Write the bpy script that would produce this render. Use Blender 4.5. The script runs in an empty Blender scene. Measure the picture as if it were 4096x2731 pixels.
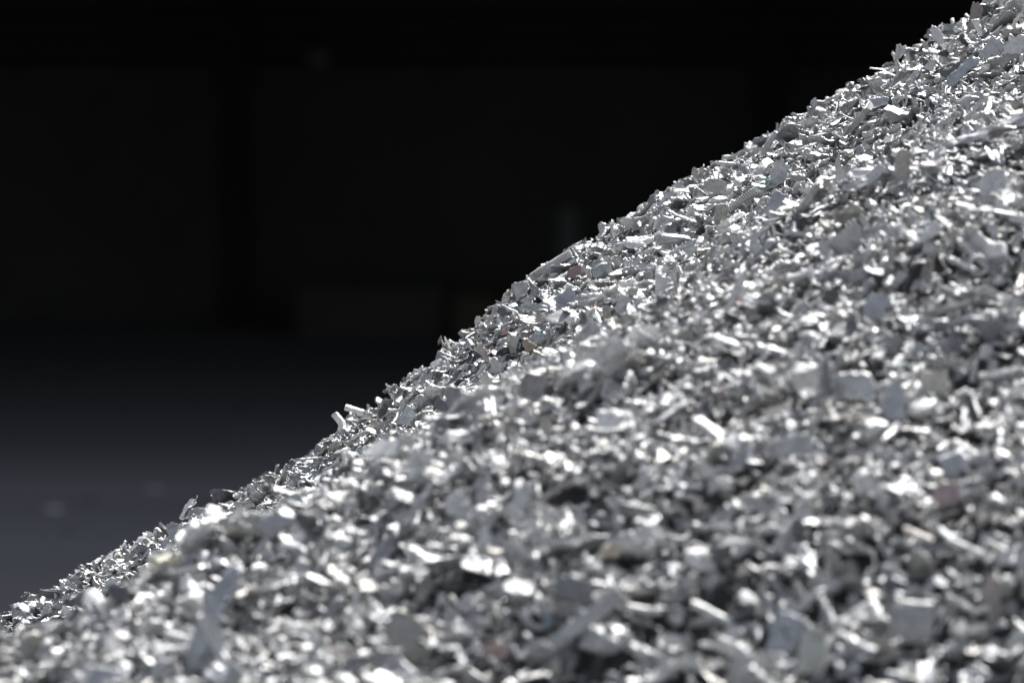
import bpy, bmesh, math
import numpy as np
from mathutils import Vector, Matrix, Euler, noise

R = math.radians
S = bpy.context.scene
COL = S.collection

# ------------------------------------------------------------------ camera, light, exposure
CAM_H = 2.4
PITCH = math.atan(1365.5 / 22755.0)
cam_data = bpy.data.cameras.new("camera")
cam_data.lens = 200.0
cam_data.sensor_width = 36.0
cam_data.clip_start = 0.1
cam_data.clip_end = 2000.0
cam_data.dof.use_dof = True
cam_data.dof.focus_distance = 8.36
cam_data.dof.aperture_fstop = 5.2
cam_data.dof.aperture_blades = 0
cam = bpy.data.objects.new("camera", cam_data)
COL.objects.link(cam)
cam.location = (0, 0, CAM_H)
cam.rotation_euler = (R(90) - PITCH, 0, 0)
S.camera = cam

SUN_EL, SUN_AZ = 46.0, 20.0          # behind the heap, a little to the right
world = bpy.data.worlds.new("World")
S.world = world
world.use_nodes = True
wn = world.node_tree.nodes
wl = world.node_tree.links
wn.clear()
sky = wn.new("ShaderNodeTexSky")
sky.sky_type = 'NISHITA'
sky.sun_disc = False
sky.sun_elevation = R(SUN_EL)
sky.sun_rotation = R(SUN_AZ)
sky.dust_density = 2.0
hs = wn.new("ShaderNodeHueSaturation")
hs.inputs['Saturation'].default_value = 0.38
bg = wn.new("ShaderNodeBackground")
bg.inputs['Strength'].default_value = 0.086
wo = wn.new("ShaderNodeOutputWorld")
wl.new(sky.outputs[0], hs.inputs['Color'])
wl.new(hs.outputs[0], bg.inputs['Color'])
wl.new(bg.outputs[0], wo.inputs['Surface'])

sun_data = bpy.data.lights.new("sun", 'SUN')
sun_data.energy = 5.0
sun_data.angle = R(0.53)
sun_data.color = (1.0, 0.985, 0.96)
sun = bpy.data.objects.new("sun", sun_data)
COL.objects.link(sun)
to_sun = Vector((math.sin(R(SUN_AZ)) * math.cos(R(SUN_EL)), math.cos(R(SUN_AZ)) * math.cos(R(SUN_EL)), math.sin(R(SUN_EL))))
sun.rotation_euler = to_sun.to_track_quat('Z', 'Y').to_euler()
sun.location = to_sun * 60

S.view_settings.view_transform = 'Standard'
S.view_settings.look = 'None'
S.view_settings.exposure = 0.6
S.view_settings.gamma = 1.0
S.view_settings.use_curve_mapping = False
S.render.engine = 'CYCLES'
S.cycles.max_bounces = 6
S.cycles.diffuse_bounces = 3
S.cycles.glossy_bounces = 4
S.cycles.blur_glossy = 0.3
S.cycles.sample_clamp_indirect = 6.0
S.cycles.sample_clamp_direct = 4.0

# ------------------------------------------------------------------ image plane helpers (photo is 4096 x 2731)
FPX = 200.0 / 36.0 * 4096.0
cP, sP = math.cos(PITCH), math.sin(PITCH)
RIGHT = np.array([1.0, 0, 0])
UP = np.array([0, sP, cP])
FWD = np.array([0, cP, -sP])

def ray(px, py):
    d = FWD + RIGHT * (px - 2048) / FPX + UP * (1365.5 - py) / FPX
    return d                                   # scaled so that t is the depth along the view axis

def at(px, py, depth):
    return np.array([0, 0, CAM_H]) + ray(px, py) * depth

def project(P):
    q = P - np.array([0, 0, CAM_H])
    z = q @ FWD
    return 2048 + FPX * (q @ RIGHT) / z, 1365.5 - FPX * (q @ UP) / z, z

# ------------------------------------------------------------------ tagging
def tag(o, label=None, cat=None, group=None, kind=None):
    if label: o["label"] = label
    if cat: o["category"] = cat
    if group: o["group"] = group
    if kind: o["kind"] = kind
    return o

def link(o, parent=None):
    COL.objects.link(o)
    if parent is not None:
        o.parent = parent
    return o

def empty(name, loc, label, cat, group=None):
    e = bpy.data.objects.new(name, None)
    e.empty_display_size = 0.1
    e.location = loc
    link(e)
    return tag(e, label, cat, group)

def boxes(name, lst, mat, parent=None, bevel=0.0):
    """one mesh made of axis aligned boxes (x0,x1,y0,y1,z0,z1)"""
    bm = bmesh.new()
    for x0, x1, y0, y1, z0, z1 in lst:
        m = Matrix.Translation(((x0 + x1) / 2, (y0 + y1) / 2, (z0 + z1) / 2)) @ Matrix.Diagonal((x1 - x0, y1 - y0, z1 - z0, 1))
        bmesh.ops.create_cube(bm, size=1.0, matrix=m)
    if bevel:
        bmesh.ops.bevel(bm, geom=list(bm.edges), offset=bevel, segments=2, affect='EDGES')
    me = bpy.data.meshes.new(name)
    bm.to_mesh(me); bm.free()
    me.materials.append(mat)
    return link(bpy.data.objects.new(name, me), parent)

# ------------------------------------------------------------------ materials
def nodes_of(name):
    m = bpy.data.materials.new(name)
    m.use_nodes = True
    nt = m.node_tree
    return m, nt, nt.nodes["Principled BSDF"]

def plain(name, col, rough=0.8, metallic=0.0, var=0.35, scale=1.5, spec=0.3):
    m, nt, p = nodes_of(name)
    tc = nt.nodes.new("ShaderNodeTexCoord")
    nz = nt.nodes.new("ShaderNodeTexNoise"); nz.inputs['Scale'].default_value = scale; nz.inputs['Detail'].default_value = 6
    mr = nt.nodes.new("ShaderNodeMapRange"); mr.inputs[3].default_value = 1 - var; mr.inputs[4].default_value = 1 + var
    vm = nt.nodes.new("ShaderNodeVectorMath"); vm.operation = 'SCALE'; vm.inputs[0].default_value = col
    nt.links.new(tc.outputs['Object'], nz.inputs['Vector'])
    nt.links.new(nz.outputs['Fac'], mr.inputs[0])
    nt.links.new(mr.outputs[0], vm.inputs['Scale'])
    nt.links.new(vm.outputs[0], p.inputs['Base Color'])
    p.inputs['Roughness'].default_value = rough
    p.inputs['Metallic'].default_value = metallic
    p.inputs['Specular IOR Level'].default_value = spec
    return m

def asphalt():
    m, nt, p = nodes_of("asphalt")
    tc = nt.nodes.new("ShaderNodeTexCoord")
    mp = nt.nodes.new("ShaderNodeMapping"); mp.inputs['Scale'].default_value = (0.25, 1.0, 1.0)
    n1 = nt.nodes.new("ShaderNodeTexNoise"); n1.inputs['Scale'].default_value = 0.8; n1.inputs['Detail'].default_value = 4
    n2 = nt.nodes.new("ShaderNodeTexNoise"); n2.inputs['Scale'].default_value = 60; n2.inputs['Detail'].default_value = 3
    vo = nt.nodes.new("ShaderNodeTexVoronoi"); vo.inputs['Scale'].default_value = 2.3
    r1 = nt.nodes.new("ShaderNodeMapRange"); r1.inputs[1].default_value = .3; r1.inputs[2].default_value = .7
    r1.inputs[3].default_value = 0.86; r1.inputs[4].default_value = 1.14
    r2 = nt.nodes.new("ShaderNodeMapRange"); r2.inputs[1].default_value = .3; r2.inputs[2].default_value = .7
    r2.inputs[3].default_value = 0.7; r2.inputs[4].default_value = 1.3
    r3 = nt.nodes.new("ShaderNodeMapRange"); r3.inputs[1].default_value = 0.03; r3.inputs[2].default_value = 0.072
    r3.inputs[3].default_value = 0.6; r3.inputs[4].default_value = 1.0
    a = nt.nodes.new("ShaderNodeMath"); a.operation = 'MULTIPLY'
    b = nt.nodes.new("ShaderNodeMath"); b.operation = 'MULTIPLY'
    vm = nt.nodes.new("ShaderNodeVectorMath"); vm.operation = 'SCALE'; vm.inputs[0].default_value = GROUND_COL
    L = nt.links.new
    L(tc.outputs['Object'], mp.inputs[0]); L(mp.outputs[0], n1.inputs['Vector'])
    L(tc.outputs['Object'], n2.inputs['Vector']); L(tc.outputs['Object'], vo.inputs['Vector'])
    L(n1.outputs['Fac'], r1.inputs[0]); L(n2.outputs['Fac'], r2.inputs[0]); L(vo.outputs['Distance'], r3.inputs[0])
    L(r1.outputs[0], a.inputs[0]); L(r2.outputs[0], a.inputs[1]); L(a.outputs[0], b.inputs[0]); L(r3.outputs[0], b.inputs[1])
    L(b.outputs[0], vm.inputs['Scale']); L(vm.outputs[0], p.inputs['Base Color'])
    bp = nt.nodes.new("ShaderNodeBump"); bp.inputs['Strength'].default_value = 0.4; bp.inputs['Distance'].default_value = 0.004
    L(n2.outputs['Fac'], bp.inputs['Height']); L(bp.outputs[0], p.inputs['Normal'])
    p.inputs['Roughness'].default_value = 0.85
    p.inputs['Specular IOR Level'].default_value = 0.25
    return m

GROUND_COL = (0.165, 0.167, 0.177)

def scrap_material(name="shredded_aluminium", fixed=None):
    """weathered aluminium; colour and finish of each piece come from its own 'tint' and 'finish' values"""
    m, nt, p = nodes_of(name)
    L = nt.links.new
    N = nt.nodes.new
    tint = N("ShaderNodeAttribute"); tint.attribute_type = 'INSTANCER'; tint.attribute_name = "tint"
    fin = N("ShaderNodeAttribute"); fin.attribute_type = 'INSTANCER'; fin.attribute_name = "finish"
    tc = N("ShaderNodeTexCoord")
    oi = N("ShaderNodeObjectInfo")
    off = N("ShaderNodeVectorMath"); off.operation = 'ADD'
    sc = N("ShaderNodeVectorMath"); sc.operation = 'SCALE'; sc.inputs[0].default_value = (37.0, 91.0, 53.0)
    L(oi.outputs['Random'], sc.inputs['Scale'])
    L(tc.outputs['Object'], off.inputs[0]); L(sc.outputs[0], off.inputs[1])
    n1 = N("ShaderNodeTexNoise"); n1.inputs['Scale'].default_value = 3.2; n1.inputs['Detail'].default_value = 8; n1.inputs['Roughness'].default_value = .65
    n2 = N("ShaderNodeTexNoise"); n2.inputs['Scale'].default_value = 13; n2.inputs['Detail'].default_value = 5
    st = N("ShaderNodeMapping"); st.inputs['Scale'].default_value = (2.5, 30, 30)
    n3 = N("ShaderNodeTexNoise"); n3.inputs['Scale'].default_value = 1.0; n3.inputs['Detail'].default_value = 3
    L(off.outputs[0], n1.inputs['Vector']); L(off.outputs[0], n2.inputs['Vector']); L(off.outputs[0], st.inputs[0]); L(st.outputs[0], n3.inputs['Vector'])
    # mottled oxide
    r1 = N("ShaderNodeMapRange"); r1.inputs[1].default_value = .32; r1.inputs[2].default_value = .68; r1.inputs[3].default_value = .72; r1.inputs[4].default_value = 1.16
    r2 = N("ShaderNodeMapRange"); r2.inputs[1].default_value = .30; r2.inputs[2].default_value = .42; r2.inputs[3].default_value = .62; r2.inputs[4].default_value = 1.0
    mu = N("ShaderNodeMath"); mu.operation = 'MULTIPLY'
    L(n1.outputs['Fac'], r1.inputs[0]); L(n2.outputs['Fac'], r2.inputs[0]); L(r1.outputs[0], mu.inputs[0]); L(r2.outputs[0], mu.inputs[1])
    col = N("ShaderNodeVectorMath"); col.operation = 'SCALE'
    L(tint.outputs['Color'], col.inputs[0]); L(mu.outputs[0], col.inputs['Scale'])
    L(col.outputs[0], p.inputs['Base Color'])
    L(fin.outputs['Fac'], p.inputs['Metallic'])
    r3 = N("ShaderNodeMapRange"); r3.inputs[1].default_value = .3; r3.inputs[2].default_value = .7; r3.inputs[3].default_value = ROUGH[0]; r3.inputs[4].default_value = ROUGH[1]
    L(n1.outputs['Fac'], r3.inputs[0]); L(r3.outputs[0], p.inputs['Roughness'])
    # dents and drawn scratches
    ad = N("ShaderNodeMath"); ad.operation = 'ADD'
    h2 = N("ShaderNodeMath"); h2.operation = 'MULTIPLY'; h2.inputs[1].default_value = .5
    L(n2.outputs['Fac'], ad.inputs[0]); L(n3.outputs['Fac'], h2.inputs[0]); L(h2.outputs[0], ad.inputs[1])
    bp = N("ShaderNodeBump"); bp.inputs['Strength'].default_value = .8; bp.inputs['Distance'].default_value = .0015
    L(ad.outputs[0], bp.inputs['Height']); L(bp.outputs[0], p.inputs['Normal'])
    return m

ROUGH = (0.35, 0.64)
M_scrap = scrap_material()
M_ground = asphalt()
M_letter = plain("white_ink", (.8, .8, .8), .6, var=.05)
def printed():
    m, nt, p = nodes_of("printed_foil")
    tc = nt.nodes.new("ShaderNodeTexCoord"); vo = nt.nodes.new("ShaderNodeTexVoronoi"); vo.inputs['Scale'].default_value = 7
    cr = nt.nodes.new("ShaderNodeValToRGB"); cr.color_ramp.elements[0].position = .36; cr.color_ramp.elements[0].color = (.05, .06, .16, 1)
    cr.color_ramp.elements[1].position = .42; cr.color_ramp.elements[1].color = (.72, .74, .77, 1)
    nt.links.new(tc.outputs['Object'], vo.inputs['Vector']); nt.links.new(vo.outputs['Distance'], cr.inputs[0]); nt.links.new(cr.outputs[0], p.inputs['Base Color'])
    p.inputs['Metallic'].default_value = .2; p.inputs['Roughness'].default_value = .4
    return m
M_print = printed()
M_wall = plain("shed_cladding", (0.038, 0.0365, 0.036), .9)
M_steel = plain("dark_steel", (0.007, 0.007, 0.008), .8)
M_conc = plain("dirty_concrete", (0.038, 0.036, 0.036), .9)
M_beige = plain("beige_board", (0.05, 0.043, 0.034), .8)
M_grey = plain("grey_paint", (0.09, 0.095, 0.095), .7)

# ------------------------------------------------------------------ ground and the dark shed behind
g = boxes("ground", [], M_ground)
bm = bmesh.new()
bmesh.ops.create_grid(bm, x_segments=8, y_segments=8, size=600)
bm.to_mesh(g.data); bm.free()
g.location = (0, 300, 0)
tag(g, kind='structure')

SF, SB, OPEN_H, SH = 29.3, 42.5, 3.6, 9.0       # front, back, opening height, shed height
shed = empty("industrial_shed", (0, SF, 0), "large dark open fronted shed filling the background in deep shade behind the bright heap", "building")
def rel(lst, o): return [(a - o[0], b - o[0], c - o[1], d - o[1], e - o[2], f - o[2]) for a, b, c, d, e, f in lst]
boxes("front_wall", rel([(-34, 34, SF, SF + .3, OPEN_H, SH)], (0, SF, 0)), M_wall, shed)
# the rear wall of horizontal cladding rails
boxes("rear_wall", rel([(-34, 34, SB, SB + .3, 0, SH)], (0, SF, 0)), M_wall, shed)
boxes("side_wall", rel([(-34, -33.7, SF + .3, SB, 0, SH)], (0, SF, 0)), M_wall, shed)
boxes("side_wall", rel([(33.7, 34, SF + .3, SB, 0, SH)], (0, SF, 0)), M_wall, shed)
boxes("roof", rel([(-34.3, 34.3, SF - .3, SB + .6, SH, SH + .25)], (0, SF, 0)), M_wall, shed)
def bx(px, depth): return at(px, 0, depth)[0]
def bz(py, depth): return at(2048, py, depth)[2]
for py in (60, 150, 235):
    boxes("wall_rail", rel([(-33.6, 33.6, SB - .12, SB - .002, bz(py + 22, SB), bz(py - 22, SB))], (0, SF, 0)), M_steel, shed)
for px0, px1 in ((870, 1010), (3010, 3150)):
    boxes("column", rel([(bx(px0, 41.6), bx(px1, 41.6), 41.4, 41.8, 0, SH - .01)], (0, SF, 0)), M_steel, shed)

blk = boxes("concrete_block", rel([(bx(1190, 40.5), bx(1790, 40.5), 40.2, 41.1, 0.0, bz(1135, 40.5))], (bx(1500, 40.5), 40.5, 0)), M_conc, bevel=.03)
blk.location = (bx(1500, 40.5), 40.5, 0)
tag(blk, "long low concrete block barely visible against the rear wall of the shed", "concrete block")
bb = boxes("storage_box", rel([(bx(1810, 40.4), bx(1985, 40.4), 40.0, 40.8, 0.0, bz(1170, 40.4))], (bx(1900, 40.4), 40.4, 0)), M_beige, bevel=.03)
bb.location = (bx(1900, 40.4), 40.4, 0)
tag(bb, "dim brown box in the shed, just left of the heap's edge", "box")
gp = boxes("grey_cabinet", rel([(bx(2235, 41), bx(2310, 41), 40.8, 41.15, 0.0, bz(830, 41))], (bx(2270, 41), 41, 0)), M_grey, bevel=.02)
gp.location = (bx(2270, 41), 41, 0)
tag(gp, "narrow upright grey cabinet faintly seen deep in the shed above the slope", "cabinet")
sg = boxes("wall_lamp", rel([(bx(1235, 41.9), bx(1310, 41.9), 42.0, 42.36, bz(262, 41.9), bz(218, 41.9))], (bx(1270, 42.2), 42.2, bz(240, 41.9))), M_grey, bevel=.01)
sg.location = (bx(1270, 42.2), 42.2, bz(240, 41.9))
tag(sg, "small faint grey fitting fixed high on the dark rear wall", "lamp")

def debris(px, py, w, col, label, nm):
    d = ray(px, py); t = CAM_H / -d[2]
    q = np.array([0, 0, CAM_H]) + d * t
    bm = bmesh.new(); bmesh.ops.create_icosphere(bm, subdivisions=3, radius=.5)
    for v in bm.verts:
        k = 1 + .5 * noise.noise(v.co * 2.3 + Vector((px, 0, 0)))
        v.co = Vector((v.co.x * w * k * 1.5, v.co.y * w * k, max(v.co.z * k, -.2) * w * .45))
    me_ = bpy.data.meshes.new(nm); bm.to_mesh(me_); bm.free()
    me_.materials.append(plain(nm, col, .7))
    o = bpy.data.objects.new(nm, me_); o.location = (q[0], q[1], .2 * w * .45)
    link(o); tag(o, label, nm.replace("_", " "), "litter on the yard floor")
debris(215, 2042, .055, (.5, .5, .49), "pale speck of scrap on the grey floor nearest the left edge", "loose_scrap")
debris(617, 1962, .050, (.46, .46, .455), "pale speck of scrap on the floor closest to the heap", "loose_scrap")
debris(360, 2002, .055, (.12, .12, .13), "dark lump on the floor between the two pale specks", "loose_stone")
debris(272, 2130, .050, (.12, .12, .13), "lowest dark lump on the floor at the left", "loose_stone")

# ------------------------------------------------------------------ the shape of the heap
CP = [  # silhouette ridge (photo x, y, depth)
    (-500, 2720, 8.62), (0, 2470, 8.62), (250, 2345, 8.62), (500, 2215, 8.62), (750, 2085, 8.62), (1000, 1965, 8.62), (1200, 1850, 8.64), (1400, 1705, 8.64),
    (1600, 1560, 8.66), (1800, 1415, 8.68), (2000, 1215, 8.7), (2200, 1070, 8.7), (2400, 925, 8.72), (2600, 835, 8.74),
    (2800, 735, 8.76), (3000, 610, 8.78), (3200, 500, 8.8), (3400, 405, 8.8), (3600, 265, 8.82), (3800, 155, 8.85), (4096, -20, 8.88), (4500, -280, 8.95),
    # lower edge of the sharp strip, before the nearer lobe hides it
    (0, 2560, 8.35), (500, 2330, 8.33), (900, 2170, 8.3), (1250, 2020, 8.22), (1600, 1800, 8.12), (1900, 1620, 8.05),
    (2150, 1380, 8.1), (2500, 1140, 8.05), (2900, 930, 8.1), (3300, 700, 8.1), (3700, 430, 8.2), (4050, 240, 8.25),
    # crest of the nearer lobe
    (150, 2560, 6.75), (500, 2330, 6.7), (850, 2150, 6.7), (1250, 1990, 6.75), (1600, 1800, 6.8), (1950, 1640, 6.9), (2300, 1430, 7.0),
    (2600, 1200, 7.25), (2950, 1060, 7.5),
    # front
    (3500, 700, 7.5), (3750, 780, 7.1), (4050, 650, 7.35), (4050, 950, 6.95), (3300, 1000, 7.2), (3500, 1250, 6.8), (3040, 1370, 6.75),
    (4000, 1400, 6.62), (2500, 1600, 6.65), (3000, 1850, 6.42), (3600, 1850, 6.38), (4096, 1900, 6.3), (2000, 1950, 6.5), (1500, 2200, 6.4), (1000, 2350, 6.4),
    (2500, 2300, 6.18), (3500, 2350, 6.15), (1500, 2600, 6.12), (900, 2620, 6.12), (300, 2700, 6.2), (4096, 2731, 5.98), (2400, 2731, 6.0), (-300, 2760, 6.3), (4600, 2500, 6.0), (4600, 1500, 6.5), (4600, 600, 7.3),
]
CP = [(a, b - (20 if a >= 2500 and i_ < 22 else 0) - (25 if a >= 3750 and i_ < 22 else 0), c) for i_, (a, b, c) in enumerate(CP)]
P3 = np.array([at(a, b, c) for a, b, c in CP])
P3[:, 2] -= 0.023 + .017 * (P3[:, 1] < 7.4)                                   # room for the pieces lying on top
back = []
for a, b, c in CP[:22]:                             # behind the ridge the ground of the heap falls away
    q = at(a, b, c)
    back.append((q[0], q[1] + .35, q[2] - .10)); back.append((q[0] - .05, q[1] + .9, q[2] - .36))
P3 = np.vstack([P3, np.array(back)])
def _phi(r2): return .5 * r2 * np.log(r2 + 1e-12)
def tps_fit(P, lam):
    n = len(P); XY = P[:, :2]
    d2 = ((XY[:, None] - XY[None]) ** 2).sum(-1)
    K = _phi(d2) + lam * np.eye(n)
    Q = np.hstack([np.ones((n, 1)), XY])
    A = np.block([[K, Q], [Q.T, np.zeros((3, 3))]])
    return XY, np.linalg.solve(A, np.concatenate([P[:, 2], np.zeros(3)]))
TX, TW = tps_fit(P3, 2e-4)
def tps(x, y):
    sh = np.shape(x); x = np.ravel(x); y = np.ravel(y)
    out = np.empty(len(x))
    for i in range(0, len(x), 40000):
        xx, yy = x[i:i + 40000], y[i:i + 40000]
        d2 = (xx[:, None] - TX[:, 0]) ** 2 + (yy[:, None] - TX[:, 1]) ** 2
        out[i:i + 40000] = _phi(d2) @ TW[:-3] + TW[-3] + TW[-2] * xx + TW[-1] * yy
    return out.reshape(sh)
def cone(x, y):
    a = np.array([1.75, 8.9]); b = np.array([1.0, 7.8]); d = b - a
    t = np.clip(((x - a[0]) * d[0] + (y - a[1]) * d[1]) / (d @ d), 0, 1)
    r = np.hypot(x - a[0] - t * d[0], y - a[1] - t * d[1])
    return 2.98 - .1 * t - .62 * (np.sqrt(r * r + .04) - .2)
def heap(x, y):
    x = np.asarray(x, float); y = np.asarray(y, float)
    hw = .098 * y + .12                             # half width of the trusted zone
    e = np.maximum(np.maximum(np.abs(x) - hw, 5.75 - y), y - 9.5)
    w = np.clip(1 - e / .7, 0, 1); w = w * w * (3 - 2 * w)
    c = cone(x, y)
    out = c.copy()
    k = w > 0
    out[k] = w[k] * np.clip(tps(x[k], y[k]), 0, 3.2) + (1 - w[k]) * c[k]
    return np.maximum(out, -.15)

# ------------------------------------------------------------------ fragment shapes (unit size: longest side about 1)
rng = np.random.default_rng(41)
def fnoise(P, s, seed):
    v = Vector((seed * 7.13, seed * 3.7, seed * 1.9))
    return np.array([noise.noise(Vector(p) * s + v) for p in P])

def jag1(t, n, amp, r):
    k = r.normal(0, amp, n)
    return np.interp(t, np.linspace(-1, 1, n), k)

def make_mesh(name, V, F, sharp=38):
    V = np.asarray(V, float)
    V = V - (V.max(0) + V.min(0)) / 2
    V = V / (V.max(0) - V.min(0)).max()               # unit size
    me = bpy.data.meshes.new(name)
    me.from_pydata(V.tolist(), [], [list(map(int, f)) for f in F])
    me.materials.append(M_scrap)
    me.polygons.foreach_set("use_smooth", [True] * len(me.polygons))
    me.update()
    me.set_sharp_from_angle(angle=R(sharp))
    return me

def grid_solid(X, t):
    """X: (n,m,3) sheet -> closed thick sheet"""
    n, m, _ = X.shape
    du = np.gradient(X, axis=0); dv = np.gradient(X, axis=1)
    N = np.cross(du, dv); N /= np.linalg.norm(N, axis=-1, keepdims=True) + 1e-9
    T = np.broadcast_to(t, (n, m))[..., None] if np.ndim(t) else t
    A = (X + N * T / 2).reshape(-1, 3); B = (X - N * T / 2).reshape(-1, 3)
    o = n * m; F = []
    idx = lambda i, j: i * m + j
    for i in range(n - 1):
        for j in range(m - 1):
            a, b, c, d = idx(i, j), idx(i + 1, j), idx(i + 1, j + 1), idx(i, j + 1)
            F.append((a, b, c, d)); F.append((o + d, o + c, o + b, o + a))
    ring = [idx(i, 0) for i in range(n)] + [idx(n - 1, j) for j in range(1, m)] + [idx(i, m - 1) for i in range(n - 2, -1, -1)] + [idx(0, j) for j in range(m - 2, 0, -1)]
    Xf = X.reshape(-1, 3); Nf = N.reshape(-1, 3); Tf = np.broadcast_to(T, (n, m, 1)).reshape(-1, 1)
    Q = Xf[ring]; tg = np.roll(Q, -1, 0) - np.roll(Q, 1, 0)
    out = np.cross(tg, Nf[ring]); out /= np.linalg.norm(out, axis=1, keepdims=True) + 1e-9
    C = Q + out * Tf[ring] * .45                     # rounded, burred rim
    V = np.vstack([A, B, C]); o2 = 2 * o; k_ = len(ring)
    for k in range(k_):
        a, b = ring[k], ring[(k + 1) % k_]; c, d = o2 + k, o2 + (k + 1) % k_
        F.append((b, a, c, d)); F.append((d, c, o + a, o + b))
    return V, F

def sheet(name, seed, L=1.0, W=.7, t=.045, n=18, m=13, jag=.16, fold=.12, nf=3, curl=0.0, curl_ang=0.0, wrinkle=.03, round_=.4, grooves=0, twist=0.0, taper=0.0):
    r = np.random.default_rng(seed)
    u = np.linspace(-1, 1, n)[:, None] * np.ones((1, m)); v = np.linspace(-1, 1, m)[None] * np.ones((n, 1))
    # square -> disc blend
    du = u * np.sqrt(1 - v * v / 2); dv = v * np.sqrt(1 - u * u / 2)
    a = round_ * du + (1 - round_) * u; b = round_ * dv + (1 - round_) * v
    k1, k2 = r.integers(4, 9, 2)
    eu = jag1(v, k1, jag, r) * np.abs(u) ** 2 * np.sign(u) * (u > 0) + jag1(v, k2, jag, r) * np.abs(u) ** 2 * np.sign(u) * (u <= 0)
    ev = jag1(u, k1, jag, r) * np.abs(v) ** 2 * np.sign(v) * (v > 0) + jag1(u, k2, jag, r) * np.abs(v) ** 2 * np.sign(v) * (v <= 0)
    x = (a + eu) * L / 2; y = (b + ev) * W / 2 * (1 - taper * u)
    edge = (np.abs(u) == 1) | (np.abs(v) == 1)
    x = x + edge * r.normal(0, jag * .12, (n, m)) * L; y = y + edge * r.normal(0, jag * .12, (n, m)) * W
    z = np.zeros_like(x)
    for _ in range(nf):
        th = r.uniform(0, 2 * np.pi); c = r.uniform(-.25, .25)
        q = x * np.cos(th) + y * np.sin(th) - c
        z += fold * r.uniform(.5, 1.5) * np.where(q > 0, q, 0) * r.choice([-1, 1]) * 2
    P = np.stack([x, y, z], -1).reshape(-1, 3)
    w1 = fnoise(P, 2.6, seed); w2 = fnoise(P, 6.5, seed + 5); w3 = fnoise(P, 13, seed + 9)
    z = z + wrinkle * (1.5 * w1 + .8 * (.4 - 1.8 * np.abs(w2)) + .4 * w3).reshape(n, m) * 1.15
    rag = np.clip(np.maximum(np.abs(u), np.abs(v)) - .55, 0, 1) * 2      # lips and curls at the torn edge
    z = z + rag * wrinkle * 1.7 * fnoise(P, 5, seed + 20).reshape(n, m)
    if grooves:
        z = z + .02 * np.cos(v * np.pi * grooves)
    if curl:
        ca, sa = np.cos(curl_ang), np.sin(curl_ang)
        p = x * ca + y * sa; q = -x * sa + y * ca
        Rr = 1.0 / curl
        ang = p / Rr
        p2 = (Rr - z) * np.sin(ang); z = Rr - (Rr - z) * np.cos(ang)
        x = p2 * ca - q * sa; y = p2 * sa + q * ca
    if twist:
        an = x * twist
        y, z = y * np.cos(an) - z * np.sin(an), y * np.sin(an) + z * np.cos(an)
    X = np.stack([x, y, z - z.mean()], -1)
    tt = t * (1 + .35 * r.normal(0, 1, (n, m)) * .5)
    return make_mesh(name, *grid_solid(X, tt), sharp=62)

def sweep(name, seed, prof, L=1.0, n=14, bend=.15, jit=.02, tw=0.0, endcut=.08, smooth=38, rad=None, arc=0.0):
    """profile polygon (k,2) swept along a bent centre line"""
    r = np.random.default_rng(seed)
    prof = np.asarray(prof, float); k = len(prof)
    s = np.linspace(-.5, .5, n) * L
    cy = bend * r.normal() * (s / L) ** 2 * L * 2 + bend * .4 * r.normal() * np.sin(s / L * 7 + r.uniform(0, 6)) * L * .4
    cz = bend * r.normal() * (s / L) ** 2 * L * 2 + bend * .4 * r.normal() * np.sin(s / L * 7 + r.uniform(0, 6)) * L * .4
    C = np.stack([s, cy, cz], -1)
    if arc:
        ang = s * arc
        C = np.stack([np.sin(ang) / arc, cy, cz + (1 - np.cos(ang)) / arc], -1)
    T = np.gradient(C, axis=0); T /= np.linalg.norm(T, axis=1, keepdims=True)
    V = []
    for i in range(n):
        t = T[i]; b = np.cross(t, [0, 1, 0.01]); b /= np.linalg.norm(b); a = np.cross(b, t)
        th = tw * s[i]
        q = prof * (1 if rad is None else rad[i])
        q = q @ np.array([[np.cos(th), np.sin(th)], [-np.sin(th), np.cos(th)]])
        sl = r.normal(0, endcut, k) * .4 if i in (0, n - 1) else np.zeros(k)
        V.append(C[i] + q[:, :1] * a + q[:, 1:] * b + sl[:, None] * t + r.normal(0, jit, (k, 3)) * .5)
    V = np.vstack(V); F = []
    for i in range(n - 1):
        for j in range(k):
            a, b = i * k + j, i * k + (j + 1) % k
            F.append((a, b, b + k, a + k))
    F.append(list(range(k))[::-1]); F.append([(n - 1) * k + j for j in range(k)])
    V = V - V.mean(0)
    return make_mesh(name, V, F, smooth)

def rect(w, h, r=.2):
    c = min(w, h) * r
    return [(-w / 2 + c, -h / 2), (w / 2 - c, -h / 2), (w / 2, -h / 2 + c), (w / 2, h / 2 - c), (w / 2 - c, h / 2), (-w / 2 + c, h / 2), (-w / 2, h / 2 - c), (-w / 2, -h / 2 + c)]
def circ(rr, k=8): return [(rr * math.cos(2 * math.pi * i / k), rr * math.sin(2 * math.pi * i / k)) for i in range(k)]
def uprof(w, h, t): return [(-w / 2, -h / 2), (w / 2, -h / 2), (w / 2, h / 2), (w / 2 - t, h / 2), (w / 2 - t, -h / 2 + t), (-w / 2 + t, -h / 2 + t), (-w / 2 + t, h / 2), (-w / 2, h / 2)]
def lprof(w, h, t): return [(-w / 2, -h / 2), (w / 2, -h / 2), (w / 2, -h / 2 + t), (-w / 2 + t, -h / 2 + t), (-w / 2 + t, h / 2), (-w / 2, h / 2)]
def tprof(w, h, t): return [(-w / 2, h / 2 - t), (-t / 2, h / 2 - t), (-t / 2, -h / 2), (t / 2, -h / 2), (t / 2, h / 2 - t), (w / 2, h / 2 - t), (w / 2, h / 2), (-w / 2, h / 2)]

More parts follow.
